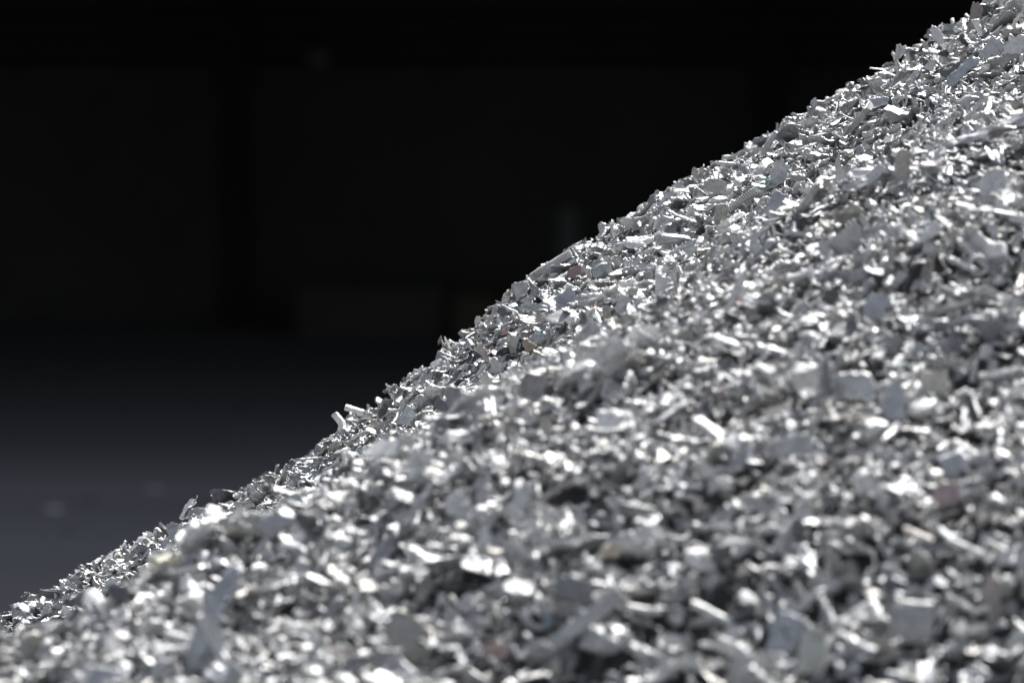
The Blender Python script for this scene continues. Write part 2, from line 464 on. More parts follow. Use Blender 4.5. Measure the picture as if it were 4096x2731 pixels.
def lump(name, seed, sc=(1, .75, .6), sub=3, a1=.30, a2=.16, crease=.10, sharp=45):
    r = np.random.default_rng(seed)
    bm = bmesh.new(); bmesh.ops.create_icosphere(bm, subdivisions=sub, radius=.5)
    P = np.array([v.co[:] for v in bm.verts]); F = [[v.index for v in f.verts] for f in bm.faces]; bm.free()
    D = P / np.linalg.norm(P, axis=1, keepdims=True)
    h = 1 + a1 * 1.6 * fnoise(D, 1.3, seed) + a2 * (1 - 2 * np.abs(fnoise(D, 2.6, seed + 1) * 1.6)) - crease * (np.abs(fnoise(D, 5.0, seed + 2)) < .05)
    for _ in range(5):                                # flattened, hammered sides
        n = r.normal(0, 1, 3); n /= np.linalg.norm(n); c = r.uniform(.55, .85)
        q = (D * h[:, None]) @ n
        h = np.where(q > c, h * c / np.maximum(q, 1e-6) * .9 + h * .1, h)
    V = P * h[:, None] * np.array(sc)
    V = V + .02 * np.stack([fnoise(P, 12, seed + 3), fnoise(P, 12, seed + 4), fnoise(P, 12, seed + 5)], -1)
    return make_mesh(name, V - V.mean(0), F, sharp)

def sliver(name, seed, sc):
    r = np.random.default_rng(seed)
    bm = bmesh.new()
    for _ in range(14):
        bm.verts.new(r.normal(0, .3, 3) * np.array(sc))
    bmesh.ops.convex_hull(bm, input=list(bm.verts))
    for v in [v for v in bm.verts if not v.link_faces]: bm.verts.remove(v)
    bm.verts.index_update()
    V = [v.co[:] for v in bm.verts]; F = [[v.index for v in f.verts] for f in bm.faces]; bm.free()
    return make_mesh(name, V, F, 25)

def comb(name, teeth=15):
    """ribbed strip: a rounded back with a row of thick cross ribs"""
    V, F = [], []
    def add(vs, fs):
        o = len(V); V.extend(vs); F.extend([[i + o for i in f] for f in fs])
    def boxv(x0, x1, y0, y1, z0, z1):
        vs = [(x, y, z) for x in (x0, x1) for y in (y0, y1) for z in (z0, z1)]
        add(vs, [(0, 1, 3, 2), (4, 6, 7, 5), (0, 4, 5, 1), (2, 3, 7, 6), (0, 2, 6, 4), (1, 5, 7, 3)])
    boxv(-.5, .5, -.06, .06, -.09, -.055)
    for i in range(teeth):
        x = -.49 + i * .98 / teeth
        w = .50 / teeth
        k = 5
        for a in range(k):                            # each rib arches over the back
            t0 = math.pi * a / k; t1 = math.pi * (a + 1) / k
            ro, ri = .135, .070
            pts = []
            for xx in (x, x + w):
                for rr, tt in ((ri, t0), (ro, t0), (ro, t1), (ri, t1)):
                    pts.append((xx, math.cos(tt) * rr, math.sin(tt) * rr * .9 - .03))
            add(pts, [(0, 1, 2, 3), (7, 6, 5, 4), (1, 5, 6, 2), (0, 3, 7, 4), (0, 4, 5, 1), (3, 2, 6, 7)])
    V = np.array(V); V[:, 2] += .12 * V[:, 0] ** 2
    return make_mesh(name, V, F, 30)

# kind -> list of (mesh, description).  One unlinked source object per variant for the mass of the heap
KINDS = {}
def reg(kind, me, desc):
    KINDS.setdefault(kind, []).append((me, desc))
i = 0
for s in range(12):
    r = np.random.default_rng(100 + s)
    reg("metal_flake", sheet("metal_flake", 100 + s, W=r.uniform(.38, .85), t=r.uniform(.04, .09), jag=r.uniform(.05, .15), fold=r.uniform(.08, .28), nf=3, wrinkle=r.uniform(.03, .08), round_=r.uniform(.4, 1.0), taper=r.uniform(-.25, .25), curl=r.uniform(0, 1.6), curl_ang=r.uniform(0, 3)),
        "jagged flake")
for s in range(8):
    r = np.random.default_rng(200 + s)
    reg("curled_sheet", sheet("curled_sheet", 200 + s, W=r.uniform(.5, .9), t=r.uniform(.05, .09), jag=r.uniform(.04, .12), fold=.08, nf=2, curl=r.uniform(1.8, 5.0), curl_ang=r.uniform(0, 1.57), wrinkle=.06, round_=r.uniform(0, .8), n=20, m=14),
        "curled sheet")
for s in range(9):
    r = np.random.default_rng(300 + s)
    reg("metal_strip", sheet("metal_strip", 300 + s, W=r.uniform(.12, .30), t=r.uniform(.04, .07), jag=.07, fold=r.uniform(.05, .25), nf=3, curl=r.uniform(-1.6, 1.8), curl_ang=r.uniform(-.3, .3), twist=r.uniform(-1.5, 1.5), wrinkle=.04, round_=.15, n=22, m=8, grooves=int(r.integers(0, 3)), taper=r.uniform(-.3, .3)),
        "bent strip")
for s in range(6):
    r = np.random.default_rng(400 + s)
    w = r.uniform(.11, .22)
    reg("metal_bar", sweep("metal_bar", 400 + s, rect(w, w * r.uniform(.45, 1), .22), bend=r.uniform(.02, .16), jit=.012, endcut=.12, tw=r.uniform(-.5, .5)), "stubby bar")
for s, pr in enumerate([uprof(.3, .22, .06), lprof(.3, .26, .06), tprof(.34, .26, .06), uprof(.22, .3, .05), lprof(.2, .34, .05)]):
    reg("metal_profile", sweep("metal_profile", 450 + s, pr, L=.9, bend=.08, jit=.014, endcut=.14, tw=.3), "broken angled profile")
for s in range(9):
    r = np.random.default_rng(500 + s)
    reg("metal_lump", lump("metal_lump", 500 + s, sc=(1, r.uniform(.6, .85), r.uniform(.4, .7)), a1=r.uniform(.2, .4), a2=r.uniform(.12, .3)), "crumpled lump")
for s in range(5):
    r = np.random.default_rng(600 + s)
    reg("crumpled_foil", sheet("crumpled_foil", 600 + s, W=.85, t=.022, jag=.2, fold=.7, nf=6, wrinkle=.12, round_=.5, n=16, m=14, curl=r.uniform(0, 2.5)), "crumpled foil scrap")
for s in range(4):
    r = np.random.default_rng(700 + s)
    reg("metal_wire", sweep("metal_wire", 700 + s, circ(r.uniform(.022, .04), 6), n=20, bend=.5, jit=.004, endcut=.01), "thin bent wire")
for s in range(6):
    r = np.random.default_rng(800 + s)
    reg("metal_sliver", sliver("metal_sliver", 800 + s, (1, r.uniform(.25, .6), r.uniform(.12, .35))), "angular chip")
# one more flat family: crisp plates
for s in range(5):
    r = np.random.default_rng(900 + s)
    reg("metal_plate", sheet("metal_plate", 900 + s, W=r.uniform(.55, .9), t=.05, jag=.07, fold=.05, nf=1, wrinkle=.012, round_=r.uniform(0, .3), n=10, m=8, taper=r.uniform(-.35, .35)), "flat plate")

VAR = []                                              # flat list of variants
for kd in sorted(KINDS):
    for me, desc in KINDS[kd]:
        co = np.empty(len(me.vertices) * 3); me.vertices.foreach_get("co", co); co = co.reshape(-1, 3)
        # sample points used for settling and for visibility
        fc = np.array([p.center[:] for p in me.polygons])
        allp = np.vstack([co, fc])
        rr = np.random.default_rng(len(VAR)); pts = allp[rr.permutation(len(allp))[:110]]
        VAR.append(dict(kind=kd, desc=desc, me=me, pts=pts))
KIDX = {k: [i for i, v in enumerate(VAR) if v['kind'] == k] for k in KINDS}

# ------------------------------------------------------------------ settling: every piece is dropped on what lies below it
CELL = .004
GX0, GX1, GY0, GY1 = -1.25, 1.25, 5.2, 9.45
gx = np.arange(GX0, GX1, CELL); gy = np.arange(GY0, GY1, CELL)
GXm, GYm = np.meshgrid(gx, gy, indexing='ij')
H = heap(GXm, GYm)
def lattice(nx, ny, sd):                            # smooth value noise on the grid
    r = np.random.default_rng(sd); k = r.normal(0, 1, (nx + 2, ny + 2))
    fx = (GXm - GX0) / (GX1 - GX0) * (nx - 1); fy = (GYm - GY0) / (GY1 - GY0) * (ny - 1)
    i = fx.astype(int); j = fy.astype(int); tx = fx - i; ty = fy - j
    tx = tx * tx * (3 - 2 * tx); ty = ty * ty * (3 - 2 * ty)
    return (k[i, j] * (1 - tx) + k[i + 1, j] * tx) * (1 - ty) + (k[i, j + 1] * (1 - tx) + k[i + 1, j + 1] * tx) * ty
near_w = np.clip((7.9 - GYm) / 1.0, 0, 1)
H += (.003 + .013 * near_w) * lattice(15, 26, 5) + (.003 + .007 * near_w) * lattice(38, 64, 6)
NX, NY = H.shape
gzx, gzy = np.gradient(H, CELL)

def rot_to(n, spin):
    n = n / np.linalg.norm(n)
    a = np.cross(n, [math.cos(spin), math.sin(spin), .13]); a /= np.linalg.norm(a)
    b = np.cross(n, a)
    return np.stack([a, b, n], 1)

kinds_p = [("metal_flake", .20), ("curled_sheet", .14), ("metal_strip", .22), ("metal_bar", .15), ("metal_profile", .05), ("metal_lump", .09), ("crumpled_foil", .05), ("metal_wire", .04), ("metal_sliver", .06), ("metal_plate", .04)]
kn = [k for k, _ in kinds_p]; kp = np.array([p for _, p in kinds_p]); kp /= kp.sum()

PIECES = []       # (variant, pos, Rmat, size)
def drop(x, y, vi, size, Rm, pct=90):
    P = VAR[vi]['pts'] @ Rm.T * size
    ix = ((P[:, 0] + x - GX0) / CELL).astype(int); iy = ((P[:, 1] + y - GY0) / CELL).astype(int)
    if ix.min() < 0 or iy.min() < 0 or ix.max() >= NX or iy.max() >= NY: return None
    hz = H[ix, iy] - P[:, 2]
    z = np.partition(hz, int(len(hz) * pct / 100))[int(len(hz) * pct / 100)]
    return z, ix, iy, P

def inside(x, y):
    return abs(x) < .098 * y + .10 and 5.55 < y < 9.25

def settle(n, med, sig, lo, hi, kk=None, trials=3, tilt=.5, seed=0, ymax=99, ymin=0):
    r = np.random.default_rng(seed)
    XS = r.uniform(GX0 + .06, GX1 - .06, n * 2); YS = r.uniform(GY0 + .06, GY1 - .06, n * 2)
    done = 0
    for x, y in zip(XS, YS):
        if done >= n: break
        if not inside(x, y) or y > ymax or y < ymin: continue
        done += 1
        k = kk[r.integers(len(kk))] if kk else kn[r.choice(len(kn), p=kp)]
        vi = KIDX[k][r.integers(len(KIDX[k]))]
        size = float(np.clip(med * math.exp(r.normal(0, sig)), lo, hi))
        if k in ("metal_strip", "metal_bar", "metal_profile"): size *= 1.4
        i0 = int((x - GX0) / CELL); j0 = int((y - GY0) / CELL)
        nrm = np.array([-gzx[i0, j0], -gzy[i0, j0], 1.0])
        best = None
        for t in range(trials):
            sg = tilt if r.random() > .16 else 1.6
            Rm = rot_to(nrm + r.normal(0, sg, 3), r.uniform(0, 6.283))
            dx, dy = r.normal(0, size * .6, 2)
            q = drop(x + dx, y + dy, vi, size, Rm)
            if q is None: continue
            rise = q[0] + .8 * q[3][:, 2].max() - H0[min(max(int((x + dx - GX0) / CELL), 0), NX - 1), min(max(int((y + dy - GY0) / CELL), 0), NY - 1)]
            if best is None or rise < best[0]: best = (rise, q, x + dx, y + dy, Rm)
        if best is None: continue
        _, (z, ix, iy, P), xx, yy, Rm = best
        np.maximum.at(H, (ix, iy), z + P[:, 2])
        PIECES.append((vi, np.array([xx, yy, z]), Rm, size))

H0 = H.copy()
settle(9000, .021, .45, .008, .07, seed=1)
settle(20000, .0155, .52, .006, .055, seed=2)
settle(11000, .0085, .45, .004, .02, kk=["metal_sliver", "metal_lump", "metal_strip", "metal_flake", "crumpled_foil", "metal_bar"], trials=2, tilt=.8, seed=3)
settle(600, .031, .28, .02, .085, seed=4)
settle(120, .046, .25, .032, .085, kk=["metal_bar", "metal_strip", "metal_flake", "curled_sheet", "metal_plate", "metal_profile"], trials=3, tilt=.7, seed=6, ymax=7.4)
settle(1200, .023, .25, .016, .042, kk=["metal_flake", "curled_sheet", "metal_plate", "metal_strip", "metal_bar", "metal_flake"], trials=4, tilt=.6, seed=7, ymin=7.5)
settle(5000, .0105, .5, .004, .028, trials=2, seed=5)

# ------------------------------------------------------------------ tints
TONES = [  # weight, colour, metallic, word
    (.36, (.60, .605, .61), .55, "silver grey"), (.24, (.74, .74, .735), .48, "pale silver"), (.14, (.45, .462, .485), .55, "bluish grey"),
    (.11, (.47, .458, .43), .45, "warm grey"), (.11, (.31, .315, .325), .45, "dull mid grey"), (.06, (.15, .155, .165), .35, "dark grey"),
    (.035, (.84, .835, .82), .12, "white painted"), (.010, (.56, .52, .45), .25, "tan"), (.004, (.44, .32, .29), .20, "faded red"),
    (.003, (.38, .44, .50), .25, "faded blue"), (.002, (.36, .44, .41), .25, "faded green"),
]
tw_ = np.array([t[0] for t in TONES]); tw_ /= tw_.sum()
rt = np.random.default_rng(77)
tone_of = rt.choice(len(TONES), len(PIECES), p=tw_)
for q_ in range(len(PIECES)):                        # paint survives only on the smaller bits
    if PIECES[q_][3] > .026 and tone_of[q_] >= 7: tone_of[q_] = q_ % 4
tint_of = np.array([np.array(TONES[t][1]) * rt.uniform(.88, 1.12) for t in tone_of])
fin_of = np.array([np.clip(TONES[t][2] + rt.normal(0, .08), 0, 1) for t in tone_of])

# ------------------------------------------------------------------ coarse z-buffer of sample points, used to see what shows
RS = 4.0
ZW, ZH = int(4096 / RS / 1), int(2731 / RS / 1)
pid, xs, ys, zs = [], [], [], []
for n_, (vi, pos, Rm, size) in enumerate(PIECES):
    if size < .006: continue
    P = VAR[vi]['pts'] @ Rm.T * size + pos
    a, b, c = project(P)
    pid.append(np.full(len(a), n_)); xs.append(a / RS); ys.append(b / RS); zs.append(c)
pid = np.concatenate(pid); xs = np.concatenate(xs).astype(int); ys = np.concatenate(ys).astype(int); zs = np.concatenate(zs)
ok = (xs >= 2) & (xs < ZW - 2) & (ys >= 2) & (ys < ZH - 2)
pid, xs, ys, zs = pid[ok], xs[ok], ys[ok], zs[ok]
zb = np.full((ZW, ZH), 1e9)
for dx in range(-2, 3):
    for dy in range(-2, 3):
        np.minimum.at(zb, (xs + dx, ys + dy), zs)

def heap_hit(px, py, near=5.7, far=9.3):
    d = ray(px, py); o = np.array([0, 0, CAM_H])
    for t in np.arange(near, far, .003):
        q = o + d * t
        i = int((q[0] - GX0) / CELL); j = int((q[1] - GY0) / CELL)
        if 2 <= i < NX - 2 and 2 <= j < NY - 2 and q[2] < H[i - 1:i + 2, j - 1:j + 2].mean():
            return q
    return None

# ------------------------------------------------------------------ pieces one can tell apart in the photo
LIT = (.2, .85, .45); CAMF = (0, .08, 1); UPL = (-.25, .6, .8); RGT = (.5, .3, .8); TOP = (.1, 1.0, .12)
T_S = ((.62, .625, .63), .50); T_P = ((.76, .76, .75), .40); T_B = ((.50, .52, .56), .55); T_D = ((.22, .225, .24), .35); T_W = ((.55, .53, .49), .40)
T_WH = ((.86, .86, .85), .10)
def sh(seed, **k):
    return lambda: sheet("piece", seed, n=17, m=13, **k)
def cv(k, i_): return lambda: KINDS[k][i_ % len(KINDS[k])][0]
HEROES = [
 # kind, mesh, x, y, length, angle, facing, tone, label, category
 ("ribbed_strip", lambda: comb("ribbed_strip"), 2968, 795, 158, 34, (-.35, .62, .75), T_P, "ribbed silver strip with a row of short cross ribs, lying diagonally near the ridge", "ribbed strip"),
 ("metal_flake", sh(1, W=.62, t=.03, jag=.08, fold=.05, curl=1.2, curl_ang=.3, round_=.7), 2862, 742, 96, -12, (.0, .35, 1), T_W, "broad rounded grey flake standing just above the ribbed strip", "metal flake"),
 ("metal_flake", sh(2, W=.75, t=.035, jag=.12, fold=.08, round_=.5), 3120, 685, 100, 75, (-.2, .15, 1), T_S, "upright pale grey flake right above the green crumpled scrap", "metal flake"),
 ("crumpled_foil", cv("crumpled_foil", 1), 3052, 728, 84, 20, (-.1, .4, .9), ((.36, .52, .49), .25), "green tinted crumpled scrap at the upper end of the ribbed strip", "foil scrap"),
 ("metal_plate", sh(4, W=.85, t=.05, jag=.1, fold=.2, nf=1, round_=.2), 3110, 808, 92, 60, (-.15, .35, .9), T_B, "flat blue grey plate with a sunlit right side, right of the ribbed strip", "metal plate"),
 ("metal_plate", sh(5, W=.6, t=.05, jag=.1, fold=.1, nf=1, round_=.3), 3165, 815, 70, -42, LIT, T_WH, "bright white plate leaning on the blue grey plate right of the ribbed strip", "metal plate"),
 ("metal_hook", lambda: sweep("metal_hook", 7, circ(.07, 8), L=1.5, n=18, bend=.02, jit=.004, arc=3.6, endcut=.02), 3062, 815, 62, 0, (0, -1, .15), T_S, "small rounded hook of thick wire below the green crumpled scrap", "hook"),
 ("metal_flake", sh(8, W=.42, t=.03, jag=.1, fold=.05, round_=.5, taper=.25), 2560, 962, 132, 14, (-.15, .75, .6), T_WH, "large pale flat sheet lying along the slope, whitest piece of the sharp strip", "metal flake"),
 ("metal_bar", lambda: sweep("metal_bar", 9, rect(.28, .22, .35), bend=.02, jit=.008, endcut=.03), 2908, 655, 64, -28, (0, .9, .4), T_S, "short rounded stub poking out of the ridge above the ribbed strip", "metal stub"),
 ("metal_strip", sh(10, W=.13, t=.04, jag=.05, fold=.03, curl=-1.3, round_=.3), 2688, 785, 150, 38, (-.3, .8, .5), T_S, "long arched strip along the skyline left of the ribbed strip", "metal strip"),
 ("metal_strip", sh(11, W=.55, t=.05, jag=.06, fold=.12, nf=2, grooves=5, round_=.25), 2880, 860, 92, 80, (.15, .1, 1), T_W, "grooved grey slab standing upright at the lower end of the ribbed strip", "metal slab"),
 ("metal_flake", sh(12, W=.4, t=.045, jag=.05, fold=.06, curl=1.4, round_=.6), 2815, 825, 100, 4, (0, .75, .55), T_S, "thin curved lid like flake over a dark hollow left of the grooved slab", "metal flake"),
 ("metal_plate", sh(13, W=.42, t=.04, jag=.06, fold=.14, nf=1, round_=.2, taper=-.3), 2925, 880, 118, 38, (-.35, .75, .55), T_P, "pale fan shaped plate just under the ribbed strip's lower end", "metal plate"),
 ("metal_strip", sh(14, W=.09, t=.05, jag=.04, fold=.05, curl=1.2, round_=.3, twist=.6), 2745, 868, 165, -36, (.1, .85, .5), T_S, "long thin curved strip running down left of the dark hollow", "metal strip"),
 ("metal_lump", lambda: lump("metal_lump", 15, sc=(1, .34, .3), a1=.12, a2=.12), 2690, 955, 150, 2, (0, .6, .8), T_B, "long grooved cigar shaped piece right of the pale flat sheet", "metal piece"),
 ("metal_strip", sh(16, W=.12, t=.06, jag=.05, fold=.08, curl=.9, round_=.4, grooves=2), 2712, 990, 150, 16, (-.1, .8, .5), T_S, "grooved bent strip directly below the cigar shaped piece", "metal strip"),
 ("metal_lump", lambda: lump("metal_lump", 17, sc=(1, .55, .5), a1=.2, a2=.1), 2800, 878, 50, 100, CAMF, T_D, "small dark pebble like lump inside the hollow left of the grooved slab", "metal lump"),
 ("metal_flake", sh(18, W=.5, t=.03, jag=.1, fold=.15, round_=.3), 3902, 66, 118, 78, (-.4, .1, .9), ((.30, .27, .26), .3), "tall dark grey brown flake standing at the very top of the skyline", "metal flake"),
 ("metal_flake", sh(19, W=.32, t=.05, jag=.06, fold=.1, round_=.2, taper=-.45), 3912, 112, 76, 100, (.2, .25, .9), T_WH, "small pale fan shaped flake in front of the tall dark flake", "metal flake"),
 ("metal_strip", sh(20, W=.36, t=.05, jag=.08, fold=.12, round_=.4, taper=-.3), 3750, 140, 75, -55, (-.5, .5, .6), T_P, "pale flake leaning out of the skyline near the top right corner", "metal flake"),
 ("curled_sheet", sh(21, W=.8, t=.05, jag=.1, fold=.1, curl=4.2, curl_ang=1.2, round_=.4), 3602, 212, 78, 85, (0, .2, 1), T_P, "cup shaped curled piece on the skyline with a bright rim", "curled sheet"),
 ("metal_plate", sh(22, W=.75, t=.04, jag=.08, fold=.05, nf=1, round_=.3), 3972, 195, 110, 62, (-.15, .35, .9), T_S, "flat light grey plate below the tall dark flake near the top right", "metal plate"),
 ("metal_plate", sh(23, W=.7, t=.035, jag=.14, fold=.08, nf=2, round_=.4), 4058, 188, 110, 80, (-.1, .2, 1), T_P, "pale stained plate at the right edge near the top corner", "metal plate"),
 ("metal_plate", sh(24, W=.8, t=.06, jag=.08, fold=.05, nf=1, round_=.2), 3577, 442, 78, 130, LIT, T_WH, "square bright white plate in the sharp strip at upper right", "metal plate"),
 ("metal_flake", sh(25, W=.38, t=.03, jag=.07, fold=.05, round_=.6), 3508, 408, 104, 6, (-.05, .3, 1), T_B, "broad smooth grey flake left of the square white plate", "metal flake"),
 ("metal_strip", sh(26, W=.36, t=.04, jag=.08, fold=.05, round_=.3), 3852, 282, 165, 44, (-.3, .5, .8), T_B, "long rough blue grey plate climbing the slope at upper right", "metal plate"),
 ("metal_flake", sh(27, W=.7, t=.04, jag=.1, fold=.12, round_=.2, taper=.5), 3725, 262, 56, 75, (-.2, .2, 1), T_WH, "small pale pointed flake left of the long rough plate", "metal flake"),
 ("metal_bar", lambda: sweep("metal_bar", 28, lprof(.22, .16, .06), bend=.01, jit=.006, endcut=.05), 2200, 1058, 195, 31, (-.5, .8, .3), T_S, "long straight channel lying flush along the middle of the skyline", "metal channel"),
 ("metal_flake", sh(29, W=.72, t=.05, jag=.14, fold=.1, round_=.7), 2298, 1090, 62, 20, (-.1, .4, .9), ((.36, .27, .25), .1), "rough reddish brown flake just right of the long straight channel", "metal flake"),
 ("metal_lump", lambda: lump("metal_lump", 30, sc=(1, .8, .5), a1=.2, a2=.2), 2408, 1085, 80, 40, (0, .2, 1), T_B, "rounded pale blue grey lump in the middle of the sharp strip", "metal lump"),
 ("metal_plate", sh(31, W=.8, t=.05, jag=.1, fold=.15, nf=1, round_=.2), 2275, 1158, 62, 70, (0, .6, .7), T_WH, "small bright folded plate below the reddish brown flake", "metal plate"),
 ("curled_sheet", sh(32, W=.34, t=.04, jag=.05, fold=.03, curl=2.2, curl_ang=0, round_=.5), 2132, 1268, 130, 22, (.15, .75, .55), T_W, "long scoop shaped curl with turned up ends above the blue speckled foil", "curled sheet"),
 ("curled_sheet", sh(33, W=.5, t=.05, jag=.08, fold=.06, curl=2.0, round_=.3), 2240, 1205, 130, 35, (.1, .6, .7), T_B, "smooth grey curved scoop left of the small red chip", "curled sheet"),
 ("metal_sliver", cv("metal_sliver", 1), 2384, 1226, 36, -30, (0, .4, .9), ((.40, .13, .11), .1), "small dark red chip in the middle of the sharp strip", "metal chip"),
 ("metal_flake", sh(35, W=.5, t=.07, jag=.05, fold=.05, round_=.7), 2424, 1248, 60, 86, (.1, .1, 1), T_W, "upright tongue shaped flake right of the small red chip", "metal flake"),
 ("metal_flake", sh(36, W=.6, t=.05, jag=.08, fold=.12, round_=.3), 2488, 1215, 78, 85, (.15, .2, 1), T_S, "ribbed upright grey flake second to the right of the red chip", "metal flake"),
 ("printed_foil", lambda: sheet("printed_foil", 37, W=.55, t=.02, jag=.12, fold=.4, nf=4, wrinkle=.06, n=17, m=13), 2108, 1322, 74, 55, (-.1, .3, .95), T_WH, "crumpled white foil printed with navy blue blotches", "printed foil"),
 ("crumpled_foil", cv("crumpled_foil", 2), 2168, 1330, 62, 10, (0, .5, .8), ((.72, .76, .80), .35), "bright crumpled foil scrap beside the navy blotched foil", "foil scrap"),
 ("metal_sliver", cv("metal_sliver", 3), 2172, 1322, 26, 40, (0, .3, .95), ((.25, .42, .55), .1), "tiny light blue chip on the bright crumpled foil", "metal chip"),
 ("lettered_tag", lambda: sheet("lettered_tag", 39, W=.36, t=.04, jag=.04, fold=.04, curl=.8, nf=1, round_=.2, wrinkle=.005), 2080, 1382, 56, 78, (.1, .05, 1), ((.035, .04, .075), .0), "narrow navy tag with small white letters, stuck among curled flakes", "tag"),
 ("metal_flake", sh(40, W=.75, t=.045, jag=.1, fold=.2, round_=.4), 2055, 1378, 74, 95, (-.2, .1, 1), T_W, "folded grey flake wrapped round the left side of the navy tag", "metal flake"),
 ("metal_flake", sh(41, W=.7, t=.04, jag=.08, fold=.2, round_=.2, taper=-.3), 2112, 1380, 60, -55, (.2, .2, 1), ((.50, .40, .30), .3), "brown stained folded flake right of the navy tag", "metal flake"),
 ("metal_lump", lambda: lump("metal_lump", 42, sc=(1, .75, .6)), 2022, 1325, 42, 60, CAMF, ((.58, .40, .40), .1), "small faded pink lump left of the navy blotched foil", "metal lump"),
 ("metal_flake", sh(43, W=.42, t=.07, jag=.06, fold=.1, round_=.4), 2208, 1425, 92, -58, (.3, .55, .75), T_WH, "broad bright white tongue of metal below the blue chip", "metal flake"),
 ("metal_flake", sh(44, W=.42, t=.05, jag=.08, fold=.2, round_=.3, taper=.4), 1932, 1412, 80, -52, (.3, .45, .8), ((.68, .60, .55), .25), "pointed cream and brown flake standing left of the navy tag", "metal flake"),
 ("metal_bar", lambda: sweep("metal_bar", 45, rect(.34, .28, .3), bend=.03, jit=.02, endcut=.05), 1420, 1640, 82, -38, (.1, .8, .5), T_WH, "white stubby rod jutting from the lower skyline, upper of two", "metal rod"),
 ("metal_bar", lambda: sweep("metal_bar", 46, rect(.30, .24, .3), bend=.14, jit=.02, endcut=.05), 1362, 1692, 84, -62, (-.3, .5, .8), T_WH, "white stubby bent rod jutting from the lower skyline, lower of two", "metal rod"),
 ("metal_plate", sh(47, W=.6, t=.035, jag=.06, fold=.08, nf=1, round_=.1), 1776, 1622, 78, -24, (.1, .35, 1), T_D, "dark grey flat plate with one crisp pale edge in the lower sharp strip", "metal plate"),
 ("metal_plate", sh(48, W=.8, t=.04, jag=.05, fold=.35, nf=1, round_=.1, taper=.5), 1628, 1662, 84, 80, (-.1, .15, 1), T_B, "grey pyramid shaped folded plate in the lower sharp strip", "metal plate"),
 ("metal_bar", lambda: sweep("metal_bar", 49, rect(.2, .14, .2), bend=.01, jit=.01, endcut=.03), 1828, 1668, 88, 16, (0, .8, .5), T_S, "square ended grey bar lying across the lower sharp strip", "metal bar"),
 ("metal_flake", sh(50, W=.35, t=.06, jag=.12, fold=.1, round_=.4, grooves=4), 1905, 1585, 105, -10, (.1, .65, .7), T_P, "pale grooved splintered slab near the middle of the lower sharp strip", "metal slab"),
 ("metal_flake", sh(51, W=.8, t=.04, jag=.12, fold=.2, round_=.3), 690, 2120, 66, 95, (-.2, .2, 1), T_B, "upright bluish flake on the skyline above the ground at lower left", "metal flake"),
 # blurred middle and foreground
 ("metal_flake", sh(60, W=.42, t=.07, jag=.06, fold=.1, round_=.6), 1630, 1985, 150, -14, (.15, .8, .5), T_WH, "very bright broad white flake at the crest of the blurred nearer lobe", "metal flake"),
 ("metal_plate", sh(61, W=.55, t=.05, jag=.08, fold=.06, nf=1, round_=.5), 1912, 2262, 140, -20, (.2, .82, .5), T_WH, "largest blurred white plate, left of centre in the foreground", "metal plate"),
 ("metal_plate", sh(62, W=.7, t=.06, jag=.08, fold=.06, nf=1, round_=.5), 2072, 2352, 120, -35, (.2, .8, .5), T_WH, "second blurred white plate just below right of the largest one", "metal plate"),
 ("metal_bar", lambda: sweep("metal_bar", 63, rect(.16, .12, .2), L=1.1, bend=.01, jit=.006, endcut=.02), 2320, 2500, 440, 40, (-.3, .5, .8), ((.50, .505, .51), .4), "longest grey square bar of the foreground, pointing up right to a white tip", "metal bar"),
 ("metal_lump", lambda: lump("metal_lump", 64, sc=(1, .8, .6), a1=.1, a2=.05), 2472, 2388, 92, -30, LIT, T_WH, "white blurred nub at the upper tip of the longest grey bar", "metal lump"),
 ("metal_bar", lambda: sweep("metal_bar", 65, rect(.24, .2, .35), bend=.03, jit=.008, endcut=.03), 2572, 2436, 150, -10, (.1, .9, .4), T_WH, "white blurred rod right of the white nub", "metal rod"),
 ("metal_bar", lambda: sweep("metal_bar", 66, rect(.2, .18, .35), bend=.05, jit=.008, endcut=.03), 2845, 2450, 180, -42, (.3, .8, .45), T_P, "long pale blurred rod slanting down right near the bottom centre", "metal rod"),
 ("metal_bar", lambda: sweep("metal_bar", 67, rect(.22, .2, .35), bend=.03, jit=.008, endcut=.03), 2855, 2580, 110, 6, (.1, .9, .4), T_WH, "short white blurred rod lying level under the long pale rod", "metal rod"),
 ("metal_strip", sh(68, W=.11, t=.05, jag=.04, fold=.06, curl=-.8, round_=.3), 838, 2500, 520, 68, (-.3, .2, .9), T_B, "longest bent blue grey strip rising from the bottom edge at left", "metal strip"),
 ("metal_strip", sh(69, W=.2, t=.04, jag=.05, fold=.08, curl=.6, round_=.3, grooves=2), 862, 2555, 240, -66, (.1, .3, .95), T_P, "pale folded strip crossing right of the longest bent strip", "metal strip"),
 ("metal_flake", sh(70, W=.5, t=.09, jag=.05, fold=.05, round_=.5, curl=1.2), 890, 2690, 150, 18, (.1, .7, .7), T_B, "curved grey flake at the bottom edge under the pale folded strip", "metal flake"),
 ("metal_bar", lambda: sweep("metal_bar", 71, rect(.5, .4, .3), bend=.02, jit=.008, endcut=.03), 665, 2240, 84, 40, (.2, .7, .6), ((.66, .63, .50), .2), "stubby pale yellow cap in the blurred lower left", "metal cap"),
 ("metal_lump", lambda: lump("metal_lump", 72, sc=(1, .7, .6)), 2440, 2205, 90, -30, (0, .5, .8), ((.56, .51, .40), .25), "mustard yellow blurred lump near the centre of the foreground", "metal lump"),
 ("metal_flake", sh(73, W=.6, t=.05, jag=.08, fold=.1, round_=.4), 2192, 2486, 70, 80, CAMF, ((.34, .40, .46), .2), "small blurred blue flake left of the longest grey bar", "metal flake"),
